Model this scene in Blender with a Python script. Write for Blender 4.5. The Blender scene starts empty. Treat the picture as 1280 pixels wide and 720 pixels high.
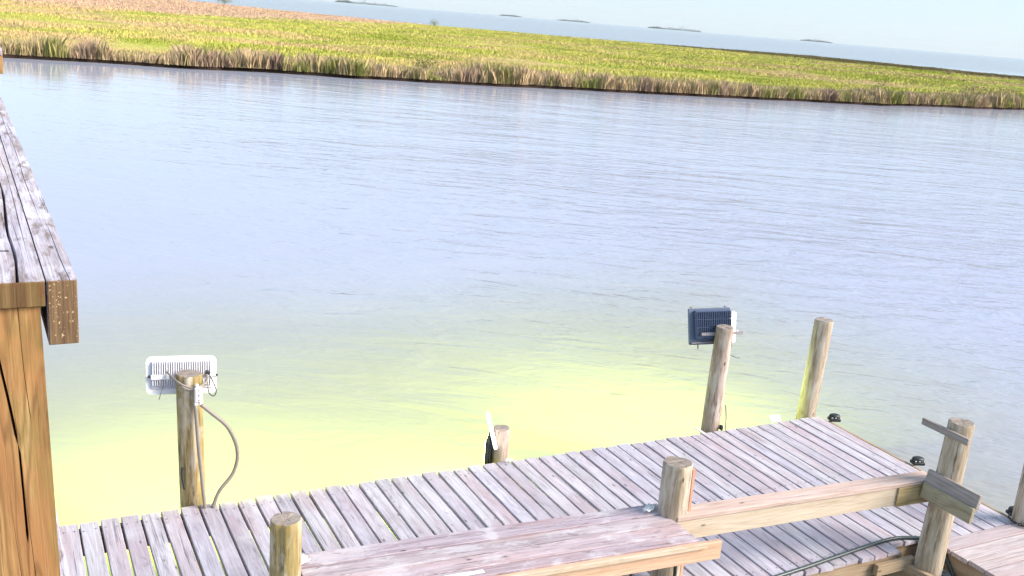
import bpy, bmesh, math, random
import numpy as np
from mathutils import Vector, Matrix, noise
random.seed(7); rng = np.random.default_rng(11)
S = bpy.context.scene; C = S.collection
R = math.radians
WATER = -0.60            # water level; the dock's deck is z = 0, metres
# ------------------------------------------------------------------ camera
cd = bpy.data.cameras.new('camera'); cam = bpy.data.objects.new('camera', cd); C.objects.link(cam)
cd.sensor_width = 36; cd.lens = 36*1250/1280; cd.clip_start = 0.05; cd.clip_end = 30000
cam.matrix_world = Matrix(((0.88960579, 0.04964987, -0.4540225, 0),
                           (-0.44968509, 0.26912971, -0.8516763, 0),
                           (0.07990532, 0.96182331, 0.26174616, 3.95), (0, 0, 0, 1)))
S.camera = cam
# ------------------------------------------------------------------ sky, sun, exposure
SUN_EL, SUN_AZ = 32, 128          # azimuth clockwise from +Y
w = bpy.data.worlds.new('World'); S.world = w; w.use_nodes = True
wn = w.node_tree.nodes; bg = wn['Background']
sky = wn.new('ShaderNodeTexSky'); sky.sky_type = 'NISHITA'; sky.sun_disc = False
sky.sun_elevation = R(SUN_EL); sky.sun_rotation = R(SUN_AZ)
sky.air_density = 1.0; sky.dust_density = 0.35; sky.ozone_density = 1.0; sky.altitude = 0
vm = wn.new('ShaderNodeMix'); vm.data_type = 'RGBA'; vm.inputs[0].default_value = .82      # thin milky high cloud all over the sky
w.node_tree.links.new(sky.outputs[0], vm.inputs[6]); vm.inputs[7].default_value = (1.95, 2.55, 3.15, 1)
w.node_tree.links.new(vm.outputs[2], bg.inputs[0]); bg.inputs[1].default_value = 0.075
sl = bpy.data.lights.new('sun', 'SUN'); sl.energy = 1.9; sl.angle = R(36); sl.color = (1.0, .90, .78)
so = bpy.data.objects.new('sun', sl); C.objects.link(so)
sd = Vector((math.sin(R(SUN_AZ))*math.cos(R(SUN_EL)), math.cos(R(SUN_AZ))*math.cos(R(SUN_EL)), math.sin(R(SUN_EL))))
so.rotation_euler = sd.to_track_quat('Z', 'Y').to_euler()
S.view_settings.view_transform = 'Standard'; S.view_settings.look = 'None'
S.view_settings.exposure = 2.0; S.view_settings.gamma = 1
S.render.engine = 'CYCLES'
# ------------------------------------------------------------------ helpers
def tag(o, label=None, cat=None, group=None, kind=None):
    for k, v in (('label', label), ('category', cat), ('group', group), ('kind', kind)):
        if v: o[k] = v
    return o
def empty(name, loc, label, cat, group=None, rot=(0, 0, 0)):
    o = bpy.data.objects.new(name, None); C.objects.link(o); o.location = loc; o.rotation_euler = rot
    o.empty_display_size = .1
    return tag(o, label, cat, group)
def link(name, me, mat, parent=None, loc=(0, 0, 0), rot=(0, 0, 0), smooth=False):
    if mat and len(me.materials) == 0: me.materials.append(mat)
    o = bpy.data.objects.new(name, me); C.objects.link(o); o.parent = parent
    o.location = loc; o.rotation_euler = rot
    if smooth:
        for p in me.polygons: p.use_smooth = True
    return o
def mesh_of(bm, name='m'):
    me = bpy.data.meshes.new(name); bm.normal_update(); bm.to_mesh(me); bm.free(); return me
def box_bm(dx, dy, dz, bev=.004, bm=None, at=(0, 0, 0), rot=None, seg=1):
    b = bmesh.new(); bmesh.ops.create_cube(b, size=1)
    bmesh.ops.scale(b, vec=(dx, dy, dz), verts=b.verts)
    if bev: bmesh.ops.bevel(b, geom=list(b.edges), offset=bev, segments=seg, affect='EDGES', profile=.6)
    if rot: bmesh.ops.rotate(b, cent=(0, 0, 0), matrix=rot, verts=b.verts)
    bmesh.ops.translate(b, vec=at, verts=b.verts)
    if bm is None: return b
    t = bpy.data.meshes.new('t'); b.to_mesh(t); b.free(); bm.from_mesh(t); bpy.data.meshes.remove(t); return bm
def box(name, dx, dy, dz, mat, parent, loc, rot=(0, 0, 0), bev=.004):
    return link(name, mesh_of(box_bm(dx, dy, dz, bev)), mat, parent, loc, rot)
def tube_bm(pts, r, n=8, bm=None, close=True):
    bm = bm or bmesh.new(); pts = [Vector(p) for p in pts]; rings = []
    up = Vector((0, 0, 1))
    for i, p in enumerate(pts):
        t = (pts[min(i+1, len(pts)-1)] - pts[max(i-1, 0)]).normalized()
        a = t.cross(up)
        if a.length < .05: a = t.cross(Vector((1, 0, 0)))
        if rings and a.dot(pa) < 0: a = -a
        a.normalize(); b = t.cross(a); pa = a
        rr = r if not callable(r) else r(i/(len(pts)-1))
        rings.append([bm.verts.new(p + a*rr*math.cos(2*math.pi*k/n) + b*rr*math.sin(2*math.pi*k/n)) for k in range(n)])
    for q, s in zip(rings, rings[1:]):
        for k in range(n): bm.faces.new((q[k], q[(k+1) % n], s[(k+1) % n], s[k]))
    if close:
        bm.faces.new(rings[0][::-1]); bm.faces.new(rings[-1])
    bmesh.ops.recalc_face_normals(bm, faces=bm.faces)
    return bm
def smooth_pts(pts, k=6):
    P = [Vector(p) for p in pts]; P = [P[0]*2-P[1]] + P + [P[-1]*2-P[-2]]; out = []
    for i in range(1, len(P)-2):
        for j in range(k):
            t = j/k; a, b, c, d = P[i-1:i+3]
            out.append(.5*((2*b)+(c-a)*t+(2*a-5*b+4*c-d)*t*t+(3*b-a-3*c+d)*t**3))
    return out + [P[-2]]
# ------------------------------------------------------------------ materials
def newmat(name):
    m = bpy.data.materials.new(name); m.use_nodes = True; nt = m.node_tree
    return m, nt, nt.nodes['Principled BSDF']
def plain(name, col, rough=.5, metal=0, var=.12, scale=30):
    m, nt, p = newmat(name); N, L = nt.nodes, nt.links
    tc = N.new('ShaderNodeTexCoord'); n = N.new('ShaderNodeTexNoise'); n.inputs['Scale'].default_value = scale
    n.inputs['Detail'].default_value = 6; L.new(tc.outputs['Object'], n.inputs['Vector'])
    mp = N.new('ShaderNodeMapRange'); mp.inputs[3].default_value = 1-var; mp.inputs[4].default_value = 1+var
    L.new(n.outputs[0], mp.inputs[0])
    v = N.new('ShaderNodeVectorMath'); v.operation = 'SCALE'; v.inputs[0].default_value = col
    L.new(mp.outputs[0], v.inputs['Scale']); L.new(v.outputs[0], p.inputs['Base Color'])
    p.inputs['Roughness'].default_value = rough; p.inputs['Metallic'].default_value = metal
    bp = N.new('ShaderNodeBump'); bp.inputs['Strength'].default_value = .12; bp.inputs['Distance'].default_value = .01
    L.new(n.outputs[0], bp.inputs['Height']); L.new(bp.outputs[0], p.inputs['Normal'])
    return m
def wood(name, ramp, axis='X', grain=1.0, crack=.6, blotch=None, tints=None, rough=.82, knots=True, bump=.5, figure=.18):
    """weathered timber: fibres run along `axis` of the piece; every piece gets its own offset and tint"""
    m, nt, p = newmat(name); N, L = nt.nodes, nt.links
    tc = N.new('ShaderNodeTexCoord'); oi = N.new('ShaderNodeObjectInfo')
    rv = N.new('ShaderNodeMath'); rv.operation = 'MULTIPLY'; rv.inputs[1].default_value = 73.; L.new(oi.outputs['Random'], rv.inputs[0])
    cb = N.new('ShaderNodeCombineXYZ')
    for i in range(3): L.new(rv.outputs[0], cb.inputs[i])
    ad = N.new('ShaderNodeVectorMath'); ad.operation = 'ADD'; L.new(tc.outputs['Object'], ad.inputs[0]); L.new(cb.outputs[0], ad.inputs[1])
    def stretched(al, ac, detail=6, rough_=.6, dist=0.):
        mp = N.new('ShaderNodeMapping'); sc = [ac*grain]*3; sc['XYZ'.index(axis)] = al*grain
        mp.inputs['Scale'].default_value = sc; L.new(ad.outputs[0], mp.inputs['Vector'])
        n = N.new('ShaderNodeTexNoise'); n.inputs['Scale'].default_value = 1; n.inputs['Detail'].default_value = detail
        n.inputs['Roughness'].default_value = rough_; n.inputs['Distortion'].default_value = dist
        L.new(mp.outputs[0], n.inputs['Vector']); return n
    fine = stretched(3.5, 120, 5, .7); mid = stretched(1.6, 22, 5, .6, .8); big = stretched(1.1, 5, 3)
    cr = stretched(1.3, 55, 4, .55, .3)
    # base colour from broad figure + fibres
    mx = N.new('ShaderNodeMath'); mx.operation = 'MULTIPLY_ADD'; mx.inputs[1].default_value = .5; L.new(mid.outputs[0], mx.inputs[0])
    hf = N.new('ShaderNodeMath'); hf.operation = 'MULTIPLY'; hf.inputs[1].default_value = .5; L.new(fine.outputs[0], hf.inputs[0]); L.new(hf.outputs[0], mx.inputs[2])
    cr_ = N.new('ShaderNodeValToRGB'); L.new(mx.outputs[0], cr_.inputs[0])
    el = cr_.color_ramp.elements
    ps = [.33, .47, .56, .68][:len(ramp)] if len(ramp) > 2 else [.4, .6]
    el[0].position = ps[0]; el[0].color = (*ramp[0], 1); el[1].position = ps[-1]; el[1].color = (*ramp[-1], 1)
    for q, c in zip(ps[1:-1], ramp[1:-1]):
        e = el.new(q); e.color = (*c, 1)
    col = cr_.outputs[0]
    def mix(a, b, fac, mode='MIX'):
        x = N.new('ShaderNodeMix'); x.data_type = 'RGBA'; x.blend_type = mode
        if isinstance(fac, float): x.inputs[0].default_value = fac
        else: L.new(fac, x.inputs[0])
        for s, i in ((a, 6), (b, 7)):
            if isinstance(s, tuple): x.inputs[i].default_value = (*s, 1)
            else: L.new(s, x.inputs[i])
        return x.outputs[2]
    def ramp2(sock, lo, hi):
        r = N.new('ShaderNodeMapRange'); r.inputs[1].default_value = lo; r.inputs[2].default_value = hi; L.new(sock, r.inputs[0]); return r.outputs[0]
    if blotch:
        f = ramp2(big.outputs[0], .47, .68); mu = N.new('ShaderNodeMath'); mu.operation = 'MULTIPLY'; mu.inputs[1].default_value = .75; L.new(f, mu.inputs[0])
        col = mix(col, blotch, mu.outputs[0])
    if tints:
        tr = N.new('ShaderNodeValToRGB'); L.new(oi.outputs['Random'], tr.inputs[0]); tr.color_ramp.interpolation = 'CONSTANT'
        te = tr.color_ramp.elements; te[0].color = (*tints[0], 1); te[1].position = 1/len(tints); te[1].color = (*tints[1], 1)
        for i, c in enumerate(tints[2:], 2): e = te.new(i/len(tints)); e.color = (*c, 1)
        col = mix(col, tr.outputs[0], 1., 'MULTIPLY')
    if knots:
        mp = N.new('ShaderNodeMapping'); sc = [9*grain]*3; sc['XYZ'.index(axis)] = 3.2*grain; mp.inputs['Scale'].default_value = sc; L.new(ad.outputs[0], mp.inputs['Vector'])
        vo = N.new('ShaderNodeTexVoronoi'); vo.inputs['Scale'].default_value = 1; L.new(mp.outputs[0], vo.inputs['Vector'])
        kf = ramp2(vo.outputs['Distance'], .10, .04); col = mix(col, tuple(c*.45 for c in ramp[0]), kf)
    if figure:      # growth-ring figure: wavy bands that follow the grain
        fg = stretched(.55, 6.5, 2, .5, .5); s1 = N.new('ShaderNodeMath'); s1.operation = 'MULTIPLY'; s1.inputs[1].default_value = 95.; L.new(fg.outputs[0], s1.inputs[0])
        s2 = N.new('ShaderNodeMath'); s2.operation = 'SINE'; L.new(s1.outputs[0], s2.inputs[0]); fr = ramp2(s2.outputs[0], .1, 1.)
        s3 = N.new('ShaderNodeMath'); s3.operation = 'MULTIPLY'; s3.inputs[1].default_value = figure; L.new(fr, s3.inputs[0]); col = mix(col, tuple(c*.8 for c in ramp[0]), s3.outputs[0])
    ck = ramp2(cr.outputs[0], .36, .29); ckm = N.new('ShaderNodeMath'); ckm.operation = 'MULTIPLY'; ckm.inputs[1].default_value = crack; L.new(ck, ckm.inputs[0])
    col = mix(col, tuple(c*.28 for c in ramp[0]), ckm.outputs[0])
    L.new(col, p.inputs['Base Color']); p.inputs['Roughness'].default_value = rough; p.inputs['Specular IOR Level'].default_value = .25
    hs = N.new('ShaderNodeMath'); hs.operation = 'MULTIPLY_ADD'; hs.inputs[1].default_value = -1.2; L.new(ck, hs.inputs[0]); L.new(mx.outputs[0], hs.inputs[2])
    bp = N.new('ShaderNodeBump'); bp.inputs['Strength'].default_value = bump; bp.inputs['Distance'].default_value = .004
    L.new(hs.outputs[0], bp.inputs['Height']); L.new(bp.outputs[0], p.inputs['Normal'])
    return m
GREY = [(.22, .20, .23), (.43, .40, .44), (.52, .49, .54), (.61, .585, .63)]
TINT = [(1, 1, 1), (.93, .91, .96), (1.06, 1.02, 1.03), (1.0, .94, .96), (.97, .97, 1.03), (1.05, 1.05, 1.07), (.88, .86, .90)]
M_deck = wood('weathered_decking', GREY, 'Y', 1, .7, (.42, .335, .36), TINT)
M_deckx = wood('weathered_decking_cross', [(.26, .21, .22), (.44, .375, .38), (.52, .46, .46), (.62, .57, .57)], 'X', 1, .6, (.48, .37, .35), TINT)
M_bench = wood('weathered_bench_board', [(.20, .16, .18), (.40, .33, .36), (.48, .41, .45), (.56, .5, .54)], 'X', 1, .95, (.44, .31, .30), TINT[:4])
M_cap = wood('bleached_rail_timber', [(.22, .19, .24), (.46, .42, .50), (.56, .52, .60), (.66, .64, .72)], 'Y', 2.2, .95, (.50, .42, .44), None, bump=.9)
M_cap2 = wood('pinkish_cap_board', [(.36, .24, .20), (.52, .39, .34), (.58, .46, .42), (.64, .54, .50)], 'X', 1, .4, (.60, .42, .36), None)
M_apron = wood('pale_pine_board', [(.42, .25, .16), (.60, .40, .28), (.65, .47, .34), (.70, .56, .44)], 'X', 1, .35, (.62, .36, .24), None)
M_beam = wood('pale_yellow_timber', [(.38, .29, .21), (.56, .46, .36), (.62, .53, .43), (.68, .61, .51)], 'X', 1, .35, (.58, .44, .32), None)
M_green = wood('damp_greenish_timber', [(.18, .13, .06), (.38, .28, .15), (.46, .35, .20), (.54, .43, .28)], 'X', 1, .5, (.24, .22, .07), None)
M_joist = wood('rough_joist', [(.20, .13, .08), (.36, .26, .17), (.42, .32, .22), (.48, .38, .28)], 'X', 1, .5, None, None)
M_joisty = wood('rough_joist_along', [(.20, .13, .08), (.36, .26, .17), (.42, .32, .22), (.48, .38, .28)], 'Y', 1, .5, None, None)
M_post = wood('round_post_wood', [(.17, .125, .09), (.40, .32, .235), (.52, .44, .345), (.64, .57, .48)], 'Z', 1.0, .75, (.34, .25, .16), None)
M_postg = wood('golden_post_wood', [(.15, .10, .04), (.36, .26, .11), (.48, .36, .19), (.60, .49, .32)], 'Z', 1.0, .75, (.24, .20, .07), None)
M_postp = wood('pinkish_post_wood', [(.18, .13, .11), (.40, .30, .25), (.50, .39, .33), (.62, .52, .46)], 'Z', 1.0, .8, (.32, .25, .19), None)
M_top = wood('post_end_grain', [(.14, .11, .09), (.26, .21, .18), (.33, .28, .25), (.42, .37, .35)], 'X', .5, .9, None, None, knots=False)
M_bigpost = wood('treated_square_post', [(.15, .075, .03), (.30, .17, .065), (.40, .235, .095), (.50, .34, .17)], 'Z', 2.2, .6, (.36, .17, .07), None, bump=.4, figure=.5)
M_endA = wood('brown_cut_end', [(.06, .035, .015), (.15, .09, .04), (.21, .13, .055), (.30, .19, .09)], 'Z', 2.0, .6, (.2, .15, .04), None, knots=False)
M_endB = wood('lichen_spotted_cut_end', [(.05, .03, .02), (.15, .09, .05), (.22, .14, .075), (.31, .21, .12)], 'Z', 2.2, .6, (.16, .10, .06), None, knots=False)
M_red = wood('reddish_strip', [(.40, .18, .12), (.56, .30, .22), (.60, .36, .27), (.66, .45, .36)], 'Z', 1, .2, None, None, knots=False)
M_greyboard = wood('grey_nailed_board', [(.16, .13, .12), (.30, .26, .24), (.38, .33, .31), (.46, .41, .40)], 'Y', 1, .6, None, None)
M_mossboard = wood('olive_nailed_board', [(.17, .14, .09), (.33, .28, .19), (.39, .34, .24), (.47, .42, .33)], 'Y', 1, .5, None, None)
# yellow lichen specks on the spotted end
def specks(m, col, sc, th):
    nt = m.node_tree; N, L = nt.nodes, nt.links; p = N['Principled BSDF']; src = p.inputs['Base Color'].links[0].from_socket
    tc = N.new('ShaderNodeTexCoord'); n = N.new('ShaderNodeTexNoise'); n.inputs['Scale'].default_value = sc; n.inputs['Detail'].default_value = 2
    L.new(tc.outputs['Object'], n.inputs['Vector']); r = N.new('ShaderNodeMapRange'); r.inputs[1].default_value = th; r.inputs[2].default_value = th+.03
    L.new(n.outputs[0], r.inputs[0]); x = N.new('ShaderNodeMix'); x.data_type = 'RGBA'; L.new(r.outputs[0], x.inputs[0]); L.new(src, x.inputs[6])
    x.inputs[7].default_value = (*col, 1); L.new(x.outputs[2], p.inputs['Base Color'])
specks(M_endB, (.50, .36, .2), 260, .64)
def stains(m, col, sc, lo, hi, k, vec=(1, 1, 1)):
    """large soft stains in the piece's own space"""
    nt = m.node_tree; N, L = nt.nodes, nt.links; p = N['Principled BSDF']; src = p.inputs['Base Color'].links[0].from_socket
    tc = N.new('ShaderNodeTexCoord'); oi = N.new('ShaderNodeObjectInfo'); mp = N.new('ShaderNodeMapping'); mp.inputs['Scale'].default_value = vec
    ad = N.new('ShaderNodeVectorMath'); ad.operation = 'ADD'; L.new(tc.outputs['Object'], mp.inputs['Vector']); L.new(mp.outputs[0], ad.inputs[0])
    mm = N.new('ShaderNodeMath'); mm.operation = 'MULTIPLY'; mm.inputs[1].default_value = 91.; L.new(oi.outputs['Random'], mm.inputs[0]); L.new(mm.outputs[0], ad.inputs[1])
    n = N.new('ShaderNodeTexNoise'); n.inputs['Scale'].default_value = sc; n.inputs['Detail'].default_value = 5; n.inputs['Roughness'].default_value = .65; n.inputs['Distortion'].default_value = .4
    L.new(ad.outputs[0], n.inputs['Vector']); r = N.new('ShaderNodeMapRange'); r.inputs[1].default_value = lo; r.inputs[2].default_value = hi; r.inputs[4].default_value = k
    L.new(n.outputs[0], r.inputs[0]); x = N.new('ShaderNodeMix'); x.data_type = 'RGBA'; L.new(r.outputs[0], x.inputs[0]); L.new(src, x.inputs[6])
    x.inputs[7].default_value = (*col, 1); L.new(x.outputs[2], p.inputs['Base Color'])
stains(M_bigpost, (.20, .17, .05), 9, .50, .66, .7, (1, 1, .45)); stains(M_bigpost, (.46, .21, .085), 6, .50, .68, .6, (1, 1, .5))
for m_ in (M_post, M_postg, M_postp):
    stains(m_, (.60, .56, .50), 11, .50, .62, .6, (1, 1, .25)); stains(m_, (.13, .09, .055), 16, .57, .66, .75, (1.5, 1.5, .2))
stains(M_deck, (.58, .56, .62), 3.5, .5, .7, .45, (1, .5, 1)); stains(M_deck, (.20, .17, .19), 10, .60, .72, .6, (1.5, .5, 1))
stains(M_bench, (.62, .60, .64), 6, .52, .62, .5, (.5, 1, 1)); stains(M_bench, (.17, .13, .14), 14, .57, .68, .65, (.5, 2, 1))
stains(M_beam, (.42, .27, .12), 5, .56, .68, .5, (.6, 1, 1)); stains(M_endA, (.16, .05, .025), 20, .5, .62, .6)
stains(M_cap, (.72, .70, .76), 14, .50, .62, .6, (1, .4, 1)); stains(M_cap, (.20, .145, .13), 26, .52, .64, .8, (1.8, .35, 1)); stains(M_cap, (.34, .27, .25), 8, .48, .62, .6, (1.5, .4, 1))
M_white = plain('white_powder_coat', (.80, .78, .80), .45, 0, .04)
M_dark = plain('dark_blue_grey_metal', (.11, .14, .22), .45, .2, .2)
M_darkfin = plain('dark_fin_metal', (.08, .11, .19), .4, .3, .25)
M_steel = plain('dull_steel', (.27, .245, .26), .45, .7, .2)
M_black = plain('black_rubber', (.018, .022, .026), .5, 0, .3)
M_hose = plain('dark_green_hose', (.035, .055, .06), .35, 0, .3)
M_conduit = plain('grey_brown_conduit', (.27, .23, .20), .5, 0, .15)
M_wire = plain('bare_wire', (.14, .13, .12), .5, .3, .2)
M_plastic = plain('white_plastic_box', (.74, .70, .68), .5, 0, .06)
M_paper = plain('white_paper', (.86, .86, .86), .8, 0, .05)
M_dolight = plain('grey_lens', (.45, .48, .5), .25, 0, .05)
M_hole = plain('dark_screw', (.05, .045, .04), .5, .5, .2)
def emit(name, col, s):
    m, nt, p = newmat(name); p.inputs['Base Color'].default_value = (.8, .8, .8, 1)
    p.inputs['Emission Color'].default_value = (*col, 1); p.inputs['Emission Strength'].default_value = s; return m
LAMPCOL = (.80, 1.0, .13)
M_lens = emit('lit_flood_lens', LAMPCOL, 8); M_tubelight = emit('lit_white_tube', (1, 1, .96), 3.5)
# ------------------------------------------------------------------ water and marsh (setting)
def make_water():
    m, nt, p = newmat('murky_rippled_water'); N, L = nt.nodes, nt.links
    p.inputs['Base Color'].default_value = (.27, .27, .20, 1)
    p.inputs['Roughness'].default_value = .08; p.inputs['IOR'].default_value = 1.33; p.inputs['Specular IOR Level'].default_value = .5
    g = N.new('ShaderNodeNewGeometry')
    def wave(rot, sc, al, detail, dist=.6):
        mp = N.new('ShaderNodeMapping'); mp.vector_type = 'TEXTURE'; mp.inputs['Rotation'].default_value = (0, 0, R(rot)); mp.inputs['Scale'].default_value = (al, 1, 1)
        L.new(g.outputs['Position'], mp.inputs['Vector'])
        n = N.new('ShaderNodeTexNoise'); n.inputs['Scale'].default_value = sc; n.inputs['Detail'].default_value = detail; n.inputs['Distortion'].default_value = dist
        n.inputs['Roughness'].default_value = .55
        L.new(mp.outputs[0], n.inputs['Vector']); return n.outputs[0]
    a = wave(-37, 2.3, 2.6, 3); b = wave(-46, 7.5, 2.2, 2); c = wave(-32, .5, 2.5, 2); gust = wave(-25, .06, 3, 3, 0)
    def mul(x, k):
        q = N.new('ShaderNodeMath'); q.operation = 'MULTIPLY'; L.new(x, q.inputs[0])
        if isinstance(k, float): q.inputs[1].default_value = k
        else: L.new(k, q.inputs[1])
        return q.outputs[0]
    def add(x, y):
        q = N.new('ShaderNodeMath'); L.new(x, q.inputs[0]); L.new(y, q.inputs[1]); return q.outputs[0]
    h = add(add(mul(a, .10), mul(b, .022)), mul(c, .20))
    # the lee of the rail side (small x) is calmer, open side is choppier
    sx = N.new('ShaderNodeSeparateXYZ'); L.new(g.outputs['Position'], sx.inputs[0])
    r = N.new('ShaderNodeMapRange'); r.inputs[1].default_value = -2; r.inputs[2].default_value = 16; r.inputs[3].default_value = .17; r.inputs[4].default_value = 1.0; L.new(sx.outputs[0], r.inputs[0])
    gr = N.new('ShaderNodeMapRange'); gr.inputs[1].default_value = .35; gr.inputs[2].default_value = .65; gr.inputs[3].default_value = .6; gr.inputs[4].default_value = 1.25; L.new(gust, gr.inputs[0])
    far_ = N.new('ShaderNodeMapRange'); far_.inputs[1].default_value = 8; far_.inputs[2].default_value = 60; far_.inputs[3].default_value = 1.; far_.inputs[4].default_value = .12; L.new(sx.outputs[1], far_.inputs[0])
    bay_ = N.new('ShaderNodeMapRange'); bay_.inputs[1].default_value = 150; bay_.inputs[2].default_value = 260; bay_.inputs[3].default_value = 0.; bay_.inputs[4].default_value = 1.3; L.new(sx.outputs[1], bay_.inputs[0])   # the open bay is choppier
    h = mul(mul(mul(h, r.outputs[0]), gr.outputs[0]), add(far_.outputs[0], bay_.outputs[0]))
    # murky water by the dock with the lamp glow's yellow painted in, bluer beyond
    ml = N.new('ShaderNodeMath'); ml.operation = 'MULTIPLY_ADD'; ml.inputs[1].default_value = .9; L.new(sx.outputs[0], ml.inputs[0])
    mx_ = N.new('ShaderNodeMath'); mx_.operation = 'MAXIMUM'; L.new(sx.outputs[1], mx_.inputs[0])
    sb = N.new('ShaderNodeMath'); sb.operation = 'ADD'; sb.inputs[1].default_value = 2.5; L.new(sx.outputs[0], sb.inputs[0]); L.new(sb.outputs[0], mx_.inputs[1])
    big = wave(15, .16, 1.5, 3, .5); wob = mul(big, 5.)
    glow_fade = N.new('ShaderNodeMapRange'); glow_fade.interpolation_type = 'SMOOTHSTEP'; glow_fade.inputs[1].default_value = 11.5; glow_fade.inputs[2].default_value = 21; L.new(add(mx_.outputs[0], wob), glow_fade.inputs[0])
    cm = N.new('ShaderNodeMix'); cm.data_type = 'RGBA'; L.new(glow_fade.outputs[0], cm.inputs[0]); cm.inputs[6].default_value = (.30, .295, .25, 1); cm.inputs[7].default_value = (.355, .37, .50, 1)
    far_sheen = N.new('ShaderNodeMapRange'); far_sheen.inputs[1].default_value = 16; far_sheen.inputs[2].default_value = 50; L.new(add(sx.outputs[1], wob), far_sheen.inputs[0])
    c2 = N.new('ShaderNodeMix'); c2.data_type = 'RGBA'; L.new(far_sheen.outputs[0], c2.inputs[0]); L.new(cm.outputs[2], c2.inputs[6]); c2.inputs[7].default_value = (.48, .505, .62, 1)   # reflected sky brightness painted in: paler body colour towards the far bank
    c3 = N.new('ShaderNodeMix'); c3.data_type = 'RGBA'; op_ = N.new('ShaderNodeMapRange'); op_.inputs[1].default_value = 130; op_.inputs[2].default_value = 220; L.new(sx.outputs[1], op_.inputs[0])
    L.new(op_.outputs[0], c3.inputs[0]); L.new(c2.outputs[2], c3.inputs[6]); c3.inputs[7].default_value = (.16, .195, .28, 1)                  # darker blue body colour out in the bay
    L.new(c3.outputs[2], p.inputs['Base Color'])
    bp = N.new('ShaderNodeBump'); bp.inputs['Strength'].default_value = 1; bp.inputs['Distance'].default_value = .95
    L.new(h, bp.inputs['Height']); L.new(bp.outputs[0], p.inputs['Normal'])
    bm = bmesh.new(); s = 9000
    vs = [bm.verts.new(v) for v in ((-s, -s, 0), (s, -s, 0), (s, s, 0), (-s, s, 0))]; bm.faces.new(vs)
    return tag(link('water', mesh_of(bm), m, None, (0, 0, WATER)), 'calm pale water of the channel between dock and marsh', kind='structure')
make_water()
# marsh outline (counter-clockwise), ground top about 0.28 m above the water
SH = [(-400, 118), (-250, 100), (-150, 84), (-80, 74), (-30, 67), (0, 64.2), (14.5, 62.4), (30.8, 60.2), (52, 59), (70, 59.6), (83.5, 61), (100, 64), (125, 70), (160, 84), (200, 105)]
BK = [(218, 128), (224, 160), (222, 190), (220, 232), (190, 236), (158, 238), (134, 250), (112, 272), (92, 320), (72, 400), (40, 520), (-60, 640), (-200, 700), (-420, 700)]
def resample(pts, step, amp, sc):
    out = []
    for (x0, y0), (x1, y1) in zip(pts, pts[1:]):
        n = max(1, int(math.hypot(x1-x0, y1-y0)/step))
        for i in range(n):
            t = i/n; x, y = x0+(x1-x0)*t, y0+(y1-y0)*t
            d = amp*(noise.noise((x*sc, y*sc, 3)) + .5*noise.noise((x*sc*3.1, y*sc*3.1, 9)))
            out.append((x, y+d))
    return out
shore = resample(SH, .8, .9, .12); outline = shore + resample(BK + [SH[0]], 12, 5, .02)
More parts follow.
